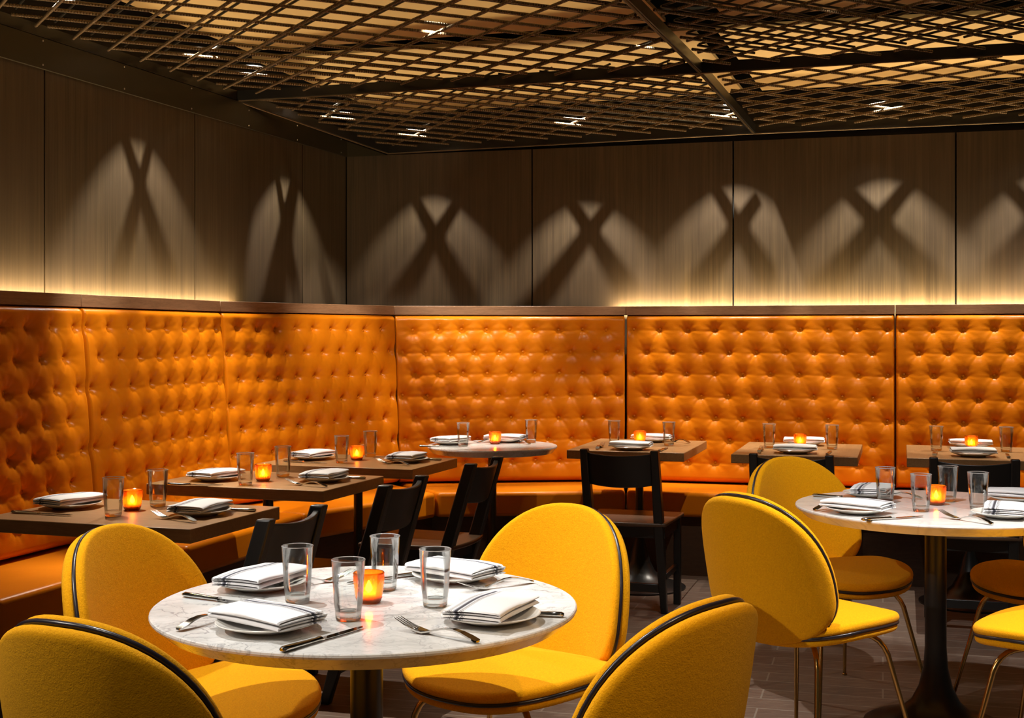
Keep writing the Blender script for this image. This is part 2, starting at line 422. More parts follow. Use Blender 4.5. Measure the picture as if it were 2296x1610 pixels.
# ------------------------------------------------------------------ lights helpers
def spot(loc,target,watt,cone,blend=.6,rad=.02,col=(1,.86,.66)):
    l=bpy.data.lights.new('spot_or_fill_lamp','SPOT'); l.energy=watt; l.spot_size=math.radians(cone); l.spot_blend=blend; l.shadow_soft_size=rad; l.color=col
    o=bpy.data.objects.new('spot_or_fill_lamp',l); COL.objects.link(o); o.location=loc
    o.rotation_euler=(Vector(target)-Vector(loc)).to_track_quat('-Z','Y').to_euler(); return o
def area(loc,rot,sx,sy,watt,col):
    l=bpy.data.lights.new('strip_or_fill_lamp','AREA'); l.shape='RECTANGLE'; l.size=sx; l.size_y=sy; l.energy=watt; l.color=col
    o=bpy.data.objects.new('strip_or_fill_lamp',l); COL.objects.link(o); o.location=loc; o.rotation_euler=rot; return o

# ------------------------------------------------------------------ ceiling grids
def lw(px,z):  # point on the left wall plane seen at column px
    s=hit(px,CORN,-D1); p=CORN-D1*s; return Vector((p.x,p.y,z))
def bw(px,z):
    s=hit(px,CORN,D2); p=CORN+D2*s; return Vector((p.x,p.y,z))
a2=lw(530,2.584); a1=lw(-900,2.584)
def atz(px,py,z): return at(px,py,z)
a3=at(1570,165,2.6126); a4=at(1400,0,2.612); a5=at(2296,122,2.63)
a4e=a4+(a4-a3)*.75
pA=(a2,a3,a4)
def plane(p):
    n=(p[1]-p[0]).cross(p[2]-p[0]); return lambda x,y: p[0].z-(n.x*(x-p[0].x)+n.y*(y-p[0].y))/n.z
zA=plane(pA)
a1=Vector((a1.x,a1.y,zA(a1.x,a1.y)))
b1=bw(870,2.463); b2=bw(1690,2.495); b3=bw(2500,2.50)
a5e=a5+(a5-a3)*.35
c1=Vector((a5e.x-.3,a4e.y,0))
zC=plane((a3,a4,a5)) 
UDIR=Vector((.53,-.85)).normalized(); VDIR=Vector((.85,.53)).normalized()
def clip(poly,o,d):
    """segment of the line o+t d inside the convex polygon"""
    t0,t1=-99,99
    n=len(poly); area2=sum(poly[i].x*poly[(i+1)%n].y-poly[(i+1)%n].x*poly[i].y for i in range(n)); sg=1 if area2>0 else -1
    for i in range(n):
        a,b=poly[i],poly[(i+1)%n]; e=b-a; nn=Vector((-e.y,e.x)).normalized()*sg
        q=nn.dot(o-a)-.045; r=nn.dot(d)
        if abs(r)<1e-6:
            if q<0: return None
            continue
        t=-q/r
        if r>0: t0=max(t0,t)
        else: t1=min(t1,t)
    return (t0,t1) if t1-t0>.08 else None
GR={}
def grid(name,label,poly3,low,su,sv,U,V,key,rise=.030,layers=2,back=.235,inset=.14,pl3=None):
    U=Vector(U).normalized(); V=Vector(V).normalized(); PU=Vector((-U.y,U.x)); PV=Vector((-V.y,V.x))
    zf=plane(pl3 or (poly3[0],poly3[1],poly3[2]))
    P2=[Vector((p.x,p.y)) for p in poly3]
    c=sum(P2,Vector((0,0)))/len(P2)
    org=Vector((c.x,c.y,zf(c.x,c.y))); root=thing(name,label,'ceiling grid',org,group='steel bar ceiling grids')
    loc=lambda p: Vector(p)-org
    # frame: upright plates along the edges
    fm=MB()
    for i in range(len(P2)):
        a,b=P2[i],P2[(i+1)%len(P2)]; e=(b-a).normalized(); nn=Vector((-e.y,e.x)); nn=nn if nn.dot(c-a)>0 else -nn
        za,zb=poly3[i].z,poly3[(i+1)%len(P2)].z
        q=[a,b,b+nn*.012,a+nn*.012]; zz=[za,zb,zb,za]
        if (q[1]-q[0]).cross(q[2]-q[0])<0: q=q[::-1]; zz=zz[::-1]
        fm.prism([(p.x-org.x,p.y-org.y) for p in q],[z-org.z+.004 for z in zz],[z-org.z+.055 for z in zz])
    fm.build('frame',DARKM if False else BLACKM,root)
    # lower edge angle
    em=MB()
    for i in range(len(P2)):
        em.tube([loc(poly3[i])+Vector((0,0,.003)),loc(poly3[(i+1)%len(P2)])+Vector((0,0,.003))],.0055,6)
    em.build('edge_trim',TRIMM,root)
    cnt=0; GR[key]=(c,U,V,PU,PV,su,sv,zf,rise)
    for L in range(layers):  # upper layer: dark doubles standing in for reflections and shaded sides of the bars
        for fam in (0,1):
            d,spc,pr=(U,su,PU) if fam==0 else (V,sv,PV)
            h=rise+(0 if (fam==0)==(low=='u') else .014)+L*.045
            ks=[ (p-c).dot(pr) for p in P2]; k=math.floor(min(ks)/spc)*spc+(0 if not L else spc*.5 if (fam==0)==(low=='u') else .02)
            while k<max(ks):
                o=c+pr*k; sg=clip(P2,o,d)
                if sg and cnt<99:
                    p0,p1=o+d*sg[0],o+d*sg[1]
                    A=Vector((p0.x,p0.y,zf(p0.x,p0.y)+h)); B=Vector((p1.x,p1.y,zf(p1.x,p1.y)+h))
                    mb=MB(); mb.tube([loc(A),loc(B)],.0072 if L==0 else .0060,8); ro=mb.build('rod',ROD if L==0 else RODREFL,root,smooth=50); cnt+=1
                k+=spc*(1 if L==0 else 1)
    # tan board above
    bm=MB(); q=[]; n=len(P2); ar=sum(P2[i].x*P2[(i+1)%n].y-P2[(i+1)%n].x*P2[i].y for i in range(n)); sg=1 if ar>0 else -1
    for i in range(n):
        e0=(P2[i]-P2[i-1]).normalized(); e1=(P2[(i+1)%n]-P2[i]).normalized()
        n0=Vector((-e0.y,e0.x))*sg; n1=Vector((-e1.y,e1.x))*sg; m=(n0+n1).normalized(); q.append(P2[i]+m*min(inset/max(m.dot(n0),.2),inset*3))
    n=len(q); ar=sum(q[i].x*q[(i+1)%n].y-q[(i+1)%n].x*q[i].y for i in range(n))
    if ar<0: q=q[::-1]
    bm.prism([(p.x-org.x,p.y-org.y) for p in q],[zf(p.x,p.y)+back-org.z for p in q],[zf(p.x,p.y)+back+.02-org.z for p in q])
    bm.build('acoustic_board',TAN,root)
    return root
crA=[a2,a3,a4e,Vector((a1.x,a1.y,a1.z))]
grid('ceiling_grid','large upper left ceiling grid of ribbed steel bars beside the left wall',crA,'u',.190,.150,(.53,-.85),(.885,.466),'A')
cC=Vector((2.6,a4e.y,0)); cC.z=zC(cC.x,cC.y)
a5c=a5+(a5-a3)*.12
grid('ceiling_grid','dark upper right ceiling grid of ribbed steel bars right of the ridge',[a3,a5c,cC,a4e],'v',.20,.165,(.53,-.85),(.86,.51),'C')
grid('ceiling_grid','narrow triangular ceiling grid above the room corner',[a2,b1,b2,a3],'v',.21,.118,(.53,-.85),(.95,.32),'B',inset=.05)
b3c=bw(2420,2.50)
grid('ceiling_grid','lower right ceiling grid above the back wall',[a3,b2,b3c,a5c],'u',.135,.155,(.73,-.68),(.955,.295),'D',inset=.06,layers=1)

# bronze fascia between wall and grids
f0=lw(-900,WTOP); s_=N1*.012
fm=MB()
def fpt(p,z,n): return (p.x+n.x*.014,p.y+n.y*.014,z)
cz=2.552
pts=[(lw(-900,0),2.584,N1),(lw(530,0),2.584,N1),(Vector((CORN.x,CORN.y,0)),cz,(N1+N2))]
for (p,z,n),(p2,z2,n2) in zip(pts[:-1],pts[1:]):
    fm.add([fpt(p,WTOP-.004,n),fpt(p2,WTOP-.004,n2),fpt(p2,z2,n2),fpt(p,z,n),
            (p.x,p.y,WTOP-.004),(p2.x,p2.y,WTOP-.004),(p2.x,p2.y,z2),(p.x,p.y,z)],[(0,1,2,3),(7,6,5,4),(3,2,6,7),(0,4,5,1),(1,5,6,2),(4,0,3,7)])
p,z,n=pts[-1]; q=bw(870,0)
fm.add([fpt(p,WTOP-.004,n),fpt(q,WTOP-.004,N2),fpt(p,z,n)],[(0,1,2)])
fo=fm.build('trim_1',DARKM); struct(fo,'dark bronze metal fascia above the left wall panels')
sm=MB(); sm.lathe([(.0045,0),(.004,.002),(.001,.003)],8)
SO=sm.build('screw',SCREW,fo); SO.rotation_euler=(PI/2,0,math.radians(70.8)); first=True
for px in (90,273,424,553,662,760):
    for z in (WTOP+.012,2.572 if px<540 else 2.552):
        p=lw(px,z); o=SO if first else SO.copy()
        if not first: COL.objects.link(o)
        o.location=(p.x+N1.x*.0145,p.y+N1.y*.0145,z); first=False

# ------------------------------------------------------------------ tables
def trumpet(R,rp):
    return [(R,.0),(R,.008),(R*.93,.016),(R*.72,.030),(R*.5,.052),(R*.34,.085),(R*.235,.135),(max(rp*1.12,R*.17),.20),(rp,.27)]
def round_table(loc,R,mat,label,base=.25,rp=.035):
    t=thing('round_table',label,'table',loc,0,'round marble tables')
    m=MB(); m.lathe([(R*.90,TZ-.038),(R*.93,TZ-.036),(R*.985,TZ-.014),(R*.997,TZ-.010),(R,TZ-.006),(R*.998,TZ-.002),(R*.993,TZ)],96); o=m.build('tabletop',mat,t,smooth=25)
    m=MB(); m.lathe(trumpet(base,rp)+[(rp,TZ-.05)],40); m.build('pedestal',BLACKM,t,smooth=40)
    m=MB(); m.lathe([(rp*1.02,TZ-.062),(.13,TZ-.052),(.13,TZ-.0385)],28); m.build('mounting_plate',BLACKM,t,smooth=30)
    return t
NEAR=Vector((-.3125,2.78,0)); RIGHT=Vector((1.425,4.35,0)); FAR=Vector((-.103,6.77,0))
round_table(NEAR,.452,MARBLE,'nearest round table with veined white marble top',.24)
round_table(RIGHT,.462,MARBLE2,'round white marble table at the right edge between yellow chairs',.235)
round_table(FAR,.34,MARBLE,'small round marble table in front of the corner bench',.24,.022)
RA=math.radians(17.5)
def wood_table(loc,rz,w,d,label,base=.24):
    """w along local x (grain), d along local y"""
    t=thing('wooden_table',label,'table',loc,rz,'square walnut tables')
    m=MB(); m.box(-w/2,w/2,-d/2,d/2,TZ-.043,TZ); m.build('tabletop',WALNUT,t,bevel=.003)
    m=MB(); m.lathe(trumpet(base,.0205)+[(.0205,TZ-.055)],36); m.build('pedestal',BLACKM,t,smooth=40)
    m=MB(); m.box(-.12,.12,-.12,.12,TZ-.053,TZ-.0432); m.build('mounting_plate',BLACKM,t)
    return t
TL=[Vector((-1.228,4.209,0)),Vector((-.972,5.156,0)),Vector((-.704,5.921,0))]
TLN=['front left walnut table','middle left walnut table','rear left walnut table']
for p,n in zip(TL,('front left square walnut table nearest to the left photo edge','middle one of the three left walnut tables along the left bench','rear one of the three left walnut tables, next to the small round table')):
    wood_table(p,-math.radians(18.6),.765,.54,n,.185)
TR=[Vector((.667,6.765,0)),Vector((1.453,6.536,0)),Vector((2.245,6.345,0))]
TRN=['left back row table','middle back row table','right back row table']
for p,n in zip(TR,('leftmost of the three walnut tables along the back bench','middle of the three walnut tables along the back bench','rightmost of the three walnut tables along the back bench')):
    wood_table(p,-math.radians(16.8)+PI/2,.765,.592,n)

# ------------------------------------------------------------------ black wooden chairs
def black_chair(label):
    t=thing('wooden_chair',label,'chair',(0,0,0),0,'black wooden chairs')
    # local: faces +Y, top of back at y=-.21, feet of back posts at y=-.03
    H=.79; w=.165
    def post(s):
        m=MB(); a=Vector((s*w,.02,0)); b=Vector((s*w,-.215,H)); n=8
        for k in range(n):
            pass
        e=b-a; hx,hy=.0185,.024
        vs=[]
        for p,sc in ((a,.8),(a+e*.5,1.15),(a+e*.62,1.15),(b,1.0)):
            for (dx,dy) in ((-1,-1),(1,-1),(1,1),(-1,1)): vs.append((p.x+dx*hx*sc,p.y+dy*hy*sc,p.z))
        fs=[(3,2,1,0),(12,13,14,15)]
        for j in range(3):
            for k in range(4): fs.append((j*4+k,j*4+(k+1)%4,j*4+4+(k+1)%4,j*4+4+k))
        m.add(vs,fs); m.build('back_post',BLACKW,t,bevel=.006,bseg=3)
    post(-1); post(1)
    # curved back rest
    m=MB(); N=14; vs=[];fs=[]
    for k in range(N+1):
        u=k/N*2-1; x=u*(w-.012); dy=-.035*(1-u*u)
        for (z,o) in ((.625,-.012),(.775,-.012),(.775,.010),(.625,.010)):
            yb=.02-.235*(z/H); vs.append((x,yb+dy*.8+o,z-.012*(1-u*u)))
    for k in range(N):
        for j in range(4): fs.append((k*4+j,k*4+(j+1)%4,k*4+4+(j+1)%4,k*4+4+j))
    fs+=[(3,2,1,0),(N*4,N*4+1,N*4+2,N*4+3)]
    m.add(vs,fs); m.build('backrest',BLACKW,t,bevel=.004)
    # seat
    m=MB(); poly=[]
    for k in range(13):
        u=k/12*2-1; poly.append((u*.20,-.135-.028*(1-u*u)))
    for k in range(13):
        u=1-k/12*2; poly.append((u*.215,.285-.012*u*u))
    m.prism(poly,.430,.448); m.build('seat',SEATW,t,bevel=.006,bseg=3)
    m=MB(); m.box(-.175,.175,-.105,-.080,.372,.430); m.box(-.175,.175,.235,.258,.372,.430); m.box(-.19,-.168,-.1,.25,.372,.430); m.box(.168,.19,-.1,.25,.372,.430)
    m.build('seat_frame',BLACKW,t)
    for s in (-1,1):
        m=MB(); m.prism([(s*.185-.017,.235),(s*.185+.017,.235),(s*.185+.017,.269),(s*.185-.017,.269)],0,.430); m.build('front_leg',BLACKW,t,bevel=.004)
    m=MB(); m.box(-.16,.16,-.028,-.008,.105,.145); m.build('stretcher',BLACKW,t,bevel=.003)
    for s in (-1,1):
        m=MB(); m.box(s*.178-.009,s*.178+.009,-.03,.25,.17,.20); m.build('stretcher',BLACKW,t,bevel=.003)
    return t
DLF=Vector((-D1.y,D1.x))                        # faces the left wall
d_left=Vector((-math.cos(math.radians(18.6)),math.sin(math.radians(18.6))))
d_back=Vector((math.sin(RA),math.cos(RA)))
def bc_loc(top,d): return Vector((top[0]+d.x*.215,top[1]+d.y*.215,0))
BC=[((-.65,3.855),d_left,'black wooden chair at the front left walnut table'),
    ((-.39,4.697),d_left,'black wooden chair at the middle left walnut table'),
    ((-.114,5.455),d_left,'black wooden chair at the rear left walnut table, before the small round table'),
    ((.4925,5.94),d_back,'black wooden chair seen from behind at the leftmost back row table'),
    ((1.234,5.718),d_back,'black wooden chair mostly hidden behind a yellow chair, at the middle back row table'),
    ((1.976,5.53),d_back,'black wooden chair at the rightmost back row table, behind the right marble table')]
ch0=black_chair(BC[0][2])
for i,(p,d,l) in enumerate(BC):
    if i==0: ch0.location=bc_loc(p,d); ch0.rotation_euler=(0,0,rotz(d))
    else: dup(ch0,bc_loc(p,d),rotz(d),l)

# ------------------------------------------------------------------ yellow shell chairs
def sgnpow(v,p): return math.copysign(abs(v)**p,v)
def pillow(outl,center,surf,tf,tb,df=.010,db=.012,of=.005,ob=-.0005):
    """two padded halves with round edges that meet in a groove; df/db extra doming"""
    mb=MB(); n=len(outl)
    def lay(sgn,T,dome,over):
        R=T/2; prof=[]
        for k in range(9): 
            q=k/9; prof.append((q,None,T+dome*(1-q*q)))
        for k in range(9):
            ph=PI/2-PI*k/8; prof.append((1,-(R-over)+R*math.cos(ph),R+R*math.sin(ph)))
        vs=[];fs=[]
        for (q,d,t) in prof:
            for (a,b) in outl:
                dx,dy=a-center[0],b-center[1]; Lr=math.hypot(dx,dy)
                r=q*(1-(R-over)/Lr) if d is None else 1+d/Lr
                p,nn=surf(center[0]+dx*r,center[1]+dy*r); vs.append(p+nn*(sgn*t))
        for j in range(len(prof)-1):
            for k in range(n):
                k2=(k+1)%n; f=(j*n+k,(j+1)*n+k,(j+1)*n+k2,j*n+k2); fs.append(f if sgn>0 else f[::-1])
        mb.add(vs,fs)
    lay(1,tf,df,of); lay(-1,tb,db,ob); return mb
def groove(outl,center,d):
    o=[]
    for (a,b) in outl:
        dx,dy=a-center[0],b-center[1]; r=1+d/math.hypot(dx,dy); o.append((center[0]+dx*r,center[1]+dy*r))
    return o
def shell_chair(label):
    t=thing('shell_chair',label,'chair',(0,0,0),0,'yellow upholstered shell chairs')
    HB=.844; zc=.5725; WB=.2405
    outl=[]
    N=72
    for k in range(N):
        a=2*PI*k/N; c,s=math.cos(a),math.sin(a)
        if s>=0: outl.append((WB*sgnpow(c,2/2.45),zc+(HB-zc)*sgnpow(s,2/2.35)))
        else: outl.append((WB*sgnpow(c,2/2.5),zc+(zc-.405)*sgnpow(s,2/2.3)))
    def ys(z):
        q=max(0,(z-.40)/(HB-.40)); return -.205-.091*q**1.15
    def surf(x,z):
        y=ys(z)+.0956*(abs(x)/WB)**2.0
        dzs=(ys(z+.005)-ys(z-.005))/.01; dxs=.1912*x/WB/WB
        n=Vector((-dxs,1,-dzs)).normalized(); return Vector((x,y,z)),n
    mb=pillow(outl,(0,zc),surf,.026,.032,.008,.016); mb.build('backrest',WOOL,t,smooth=80)
    pts=[surf(a,b)[0] for a,b in groove(outl,(0,zc),-.0008)]; m=MB(); m.tube(pts,.0054,8,closed=True); m.build('piping',PIPING,t,smooth=80)
    WS=.264
    so=[]
    for k in range(N):
        a=2*PI*k/N; c,s=math.cos(a),math.sin(a)
        if s>=0: so.append((WS*sgnpow(c,2/2.5),-.01+.267*sgnpow(s,2/2.3)))
        else: so.append((WS*sgnpow(c,2/2.4),-.01+.215*sgnpow(s,2/2.4)))
    def ssurf(x,y):
        z=.448+.012*(x/WS)**2-.020*max(0,(y-.05)/.21)**2-.022*max(0,(-y-.03)/.19)**1.5
        return Vector((x,y,z)),Vector((0,0,1))
    mb=pillow(so,(0,-.01),ssurf,.030,.026,.018,.022); mb.build('seat',WOOL,t,smooth=80)
    m=MB(); m.tube([ssurf(a,b)[0] for a,b in groove(so,(0,-.01),-.0008)],.0054,8,closed=True); m.build('piping',PIPING,t,smooth=80)
    for sx in (-1,1):
        for (y0,y1,yb) in ((.10,.135,.235),(-.08,-.125,-.235)):
            m=MB(); A=[(sx*.05,y0*.6,.412),(sx*.13,y1*.92,.402)]
            P1=Vector((sx*.168,y1*1.12,.396)); P2=Vector((sx*.182,y1*1.22,.345))
            for q in (0,.25,.5,.75,1):
                c0=Vector(A[1]);c1=P1;c2=P2
                A.append(tuple(c0*(1-q)**2+c1*2*q*(1-q)+c2*q*q))
            A=A[:2]+A[3:]; A.append((sx*.247,yb,.006))
            r=[.0085]*(len(A)-1)+[.0062]; m.tube(A,r,10); lg=m.build('leg',BRASS,t,smooth=50)
            m=MB(); m.lathe([(.009,0),(.009,.006),(.006,.009)],10); f=m.build('foot_glide',BRASS,lg); f.location=(sx*.247,yb,0)
    m=MB(); m.box(-.11,.11,-.075,.09,.398,.408); m.build('mounting_plate',BRASS,t)
    return t
SC=[((-.61,2.382),(.445,.895),'yellow felt shell chair seen from behind at the lower left photo corner'),
    ((-.729,3.052),(.919,-.395),'yellow felt shell chair left of the nearest marble table, facing right'),
    ((-.004,3.339),(-.589,-.808),'yellow felt shell chair behind the nearest marble table, its bright inner back visible'),
    ((.147,2.476),(-.738,.674),'yellow felt shell chair seen from behind right of the nearest marble table'),
    ((.902,3.982),(.813,.583),'yellow felt shell chair seen from behind, left front of the right marble table'),
    ((1.164,4.692),(.423,-.906),'yellow felt shell chair left behind the right marble table, before a black chair'),
    ((1.90,4.53),(-.88,-.47),'yellow felt shell chair right behind the right marble table, cut by the photo edge'),
    ((1.63,3.77),(-.78,.62),'yellow felt shell chair at the right photo edge, front seat of the right marble table')]
sc0=shell_chair(SC[0][2])
for i,(p,d,l) in enumerate(SC):
    d=Vector(d).normalized()
    if i==0: sc0.location=(p[0],p[1],0); sc0.rotation_euler=(0,0,rotz(d))
    else: dup(sc0,(p[0],p[1],0),rotz(d),l)

# ------------------------------------------------------------------ tableware
def tumbler(label):
    t=thing('tumbler',label,'glass',(0,0,0),0,'clear glass tumblers')
    m=MB(); H=.122
    outer=[(.0265,.016),(.0290,.035),(.0318,.08),(.0340,H)]
    m.lathe(outer+[(.0336,H+.0008),(.0328,H),(.0306,.08),(.0278,.035),(.0254,.0185)],36,False,False); m.build('glass_wall',GLASS,t,smooth=60)
    m=MB(); m.lathe([(.0235,.0006),(.0258,.004),(.0265,.0155),(.0254,.0183),(.012,.0172)],36,True,True); m.build('thick_base',GLASSB,t,smooth=40)
    m=MB(); m.tube([(.0336*math.cos(2*PI*k/36),.0336*math.sin(2*PI*k/36),H) for k in range(36)],.0010,6,closed=True); m.build('rim',RIMG,t,smooth=60)
    return t
RIMG=m_plain('glass_rim',(.9,.9,.9),.05,0); RIMG.node_tree.nodes['Principled BSDF'].inputs['Transmission Weight'].default_value=.6
def plate(label):
    m=MB(); m.lathe([(.055,.0005),(.058,.003),(.075,.008),(.100,.0165),(.1012,.0182),(.0995,.0192),(.078,.0115),(.064,.0085),(.001,.0085)],56); 
    o=m.build('plate',CHINA,None,smooth=45); return tag(o,label,'plate','white china plates')
def napkin_mesh(seed):
    r=random.Random(seed); w,L,t=.060,.104,.0030; layers=4; pitch=.0056
    path=[]
    for k in range(layers):
        z=k*pitch; n=12; e0=r.uniform(-.006,.004) if k else 0; ww=w-abs(r.uniform(0,.006))*(k%2)
        xs=[-ww+2*ww*j/n for j in range(n+1)]
        if k%2: xs=xs[::-1]
        for x in xs: path.append((x,z+ (.0022*math.cos(x/w*PI/2)*k/layers)))
        if k<layers-1:
            s=1 if k%2==0 else -1
            for q in (.2,.4,.6,.8): path.append((s*(ww+pitch*.62*math.sin(q*PI)),z+pitch*q))
    path=[Vector((a,b)) for a,b in path]; n=len(path)
    L1=[];L2=[]
    for i in range(n):
        d=(path[min(i+1,n-1)]-path[max(i-1,0)]).normalized(); nn=Vector((-d.y,d.x)); L1.append(path[i]+nn*t*.5); L2.append(path[i]-nn*t*.5)
    ring=L1+L2[::-1]; nr=len(ring)
    mb=MB(); NY=16; vs=[];uv=[];fs=[]
    for j in range(NY+1):
        y=-L+2*L*j/NY
        for i,p in enumerate(ring):
            k=i if i<n else 2*n-1-i
            lay=p.y/pitch
            skew=.0022*math.sin(lay*2.1+seed)*(y/L)
            dz=-.0012*(y/L)**4+.0022*math.sin(y*28+seed+p.x*14)*(lay/layers)
            ys=y*(1-.010*lay)+.002*math.sin(lay*3+seed)
            vs.append((p.x+skew,ys,p.y+dz-.001*(p.x/w)**2)); uv.append(((p.x+w)/(2*w)*.96+.02,(y+L)/(2*L)))
    for j in range(NY):
        for i in range(nr):
            i2=(i+1)%nr; fs.append((j*nr+i,j*nr+i2,(j+1)*nr+i2,(j+1)*nr+i))
    for base,flip in ((0,1),(NY*nr,0)):
        for i in range(n-1):
            q=(base+i,base+i+1,base+nr-2-i,base+nr-1-i); fs.append(q if flip else q[::-1])
    mb.add(vs,fs,uv); return mb
NAPM=[]
for s in range(3):
    o=napkin_mesh(s+1).build('napkin',LINEN,None,smooth=50); NAPM.append(o.data); bpy.data.objects.remove(o)
def fork(label):
    t=thing('fork',label,'fork',(0,0,0),0,'steel forks')
    def zc(y):   # side profile, tip at +y
        if y>.03: q=(y-.03)/.075; return .004+.020*q**1.6
        q=(y+.100)/.13; return .0045+.014*math.sin(max(0,min(1,q))*PI)**1.2
    m=MB(); ys=[-.100,-.097,-.08,-.06,-.04,-.02,0,.015,.026,.034,.045,.058]; ws=[.004,.0085,.0092,.0072,.0052,.0038,.0034,.0040,.0075,.0112,.0125,.0122]
    vs=[];fs=[]
    for y,w in zip(ys,ws):
        z=zc(y); th=.0016; dish=.0022 if y>.02 else 0
        for (dx,dz) in ((-1,0),(-.5,-dish/ .0016*th*.6),(0,-dish),(.5,-dish*.6),(1,0)): vs.append((dx*w,y,z+dz+th))
        for (dx,dz) in ((1,0),(.5,-dish*.6),(0,-dish),(-.5,-dish*.6),(-1,0)): vs.append((dx*w,y,z+dz-th))
    n=len(ys)
    for j in range(n-1):
        for k in range(10): k2=(k+1)%10; fs.append((j*10+k,j*10+k2,j*10+10+k2,j*10+10+k))
    fs+=[tuple(range(9,-1,-1)),tuple((n-1)*10+k for k in range(10))]
    m.add(vs,fs); m.build('handle',STEEL,t,smooth=55)
    for i in range(4):
        x=-.0098+.00653*i; m=MB(); pts=[(x,.054,zc(.054)),(x*.99,.07,zc(.07)),(x*.97,.085,zc(.085)),(x*.96,.104,zc(.104))]
        m.tube(pts,[.0020,.0018,.0016,.0008],6); m.build('tine',STEEL,t,smooth=60)
    return t
def knife(label):
    t=thing('knife',label,'knife',(0,0,0),0,'steel knives')
    m=MB(); pts=[(0,-.118,.0055),(0,-.112,.0055),(0,-.09,.0055),(0,-.05,.005),(0,-.022,.005),(0,-.012,.005)]
    m.tube(pts,[.003,.0055,.0055,.0046,.0042,.0052],10,sx=1.6); m.build('handle',STEEL,t,smooth=60)
    m=MB(); out=[(-.0065,-.012),(.0065,-.012),(.0085,.01),(.0095,.05),(.0085,.085),(.004,.108),(-.003,.116),(-.0065,.10),(-.0068,.05)]
    n=len(out); vs=[(x,y,.0028) for x,y in out]+[(x,y,.0048) for x,y in out]
    m.add(vs,[tuple(range(n-1,-1,-1)),tuple(range(n,2*n))]+[(i,(i+1)%n,n+(i+1)%n,n+i) for i in range(n)]); m.build('blade',STEEL,t,bevel=.0006,bseg=1)
    return t
def candle(label):
    t=thing('candle_holder',label,'candle holder',(0,0,0),0,'orange glass candle holders')
    def fz(r,z,a):
        row=int(z/.0075); return r+.0011*max(0,math.cos(a*22+(row%2)*PI))*max(0,math.sin(z/.0075*PI)**2) if .006<z<.0645 and r>.02 else r
    pr=[(.0225,0.0),(.0245,.002)]
    z=.005
    while z<.0655: pr.append((.0255+.0075*min(1,(z/.05))**.8,z)); z+=.0019
    inn=[(.0318,.0665),(.0300,.0655),(.0285,.040),(.0235,.008),(.001,.007)]
    m=MB(); m.lathe(pr+inn,88,True,True,fz); m.build('cup',AMBER,t,smooth=40)
    m=MB(); m.lathe([(.019,.0078),(.019,.020),(.017,.0215),(.002,.021)],24); m.build('tea_light',WAX,t,smooth=40)
    m=MB(); m.lathe([(.001,.0215),(.0065,.0255),(.0082,.030),(.0055,.038),(.0008,.048)],12); fl=m.build('flame',FLAME,t,smooth=80)
    return t
G0=tumbler('x'); F0=fork('x'); K0=knife('x'); C0=candle('x'); P0=plate('x'); USED={}
def put(proto,p,rz,label,z=TZ):
    k=proto.name
    if k not in USED:
        USED[k]=1; o=proto; o.location=(p[0],p[1],z); o.rotation_euler=(0,0,rz); o['label']=label; return o
    return dup(proto,(p[0],p[1],z),rz,label)
def flamelight(p):
    l=bpy.data.lights.new('candle_glow','POINT'); l.energy=2.4; l.color=(1,.52,.16); l.shadow_soft_size=.006
    o=bpy.data.objects.new('candle_glow',l); COL.objects.link(o); o.location=(p.x,p.y,TZ+.034)
nseed=[0]
def setting(px,d,yaw,where,back=False):
    p=atd(px,d); put(P0,p,0,'white plate '+where)
    k=nseed[0]%3; nseed[0]+=1
    o=bpy.data.objects.new('napkin',NAPM[k]); COL.objects.link(o); o.location=(p.x,p.y,TZ+.0232); o.rotation_euler=(0,0,math.radians(yaw-90))
    tag(o,'striped napkin on the plate '+where,'napkin','folded striped napkins')
def glass(px,py,where): put(G0,at(px,py,TZ),0,'clear tumbler '+where)
def cndl(px,py,where):
    p=at(px,py,TZ); put(C0,p,random.random(),'lit orange candle holder '+where); flamelight(p)
def cutl(proto,h,tip,where,hz=.006,tz=.006):
    a=at(h[0],h[1],TZ+hz); b=at(tip[0],tip[1],TZ+tz); c=(a+b)/2; d=(b-a); put(proto,c,math.atan2(-d.x,d.y),('steel fork ' if proto is F0 else 'steel knife ')+where,TZ+.0005)
def end(proto,h,ang,where,off=.10):
    """handle end at the pixel, pointing along the plan angle (degrees from +x)"""
    a=at(h[0],h[1],TZ+.006); d=Vector((math.cos(math.radians(ang)),math.sin(math.radians(ang)),0)); c=a+d*off
    put(proto,c,math.atan2(-d.x,d.y),('steel fork ' if proto is F0 else 'steel knife ')+where,TZ+.0005)

# nearest marble table
W='the nearest marble table'
setting(600,2.53,-38,'at the front left of '+W); setting(1100,2.604,68,'at the front right of '+W)
setting(587,2.94,66,'at the back left of '+W); setting(1020,3.04,-38,'at the back right of '+W)
glass(667,1351,'leftmost on '+W); glass(781,1390,'in front of the candle on '+W); glass(863,1323,'behind the candle on '+W); glass(975.7,1360,'rightmost on '+W)
cndl(827,1351,'in the centre of '+W)
cutl(F0,(1078,1438),(890,1385),'lying open at the front right of '+W,tz=.022); cutl(F0,(1178,1304),(1050,1305),'beside the back right plate of '+W,tz=.022)
cutl(F0,(655,1312),(757,1282),'behind the leftmost tumbler of '+W,tz=.022)
cutl(F0,(395,1411),(556,1349),'sticking out under the front left napkin of '+W,tz=.022)
cutl(K0,(410,1332),(598,1357),'between the two left plates of '+W); cutl(K0,(630,1457),(818,1402),'at the front edge of '+W)
end(K0,(1265,1378),171,'half hidden by the front right plate of '+W,.118); cutl(K0,(945,1284),(800,1302),'behind the candle of '+W)
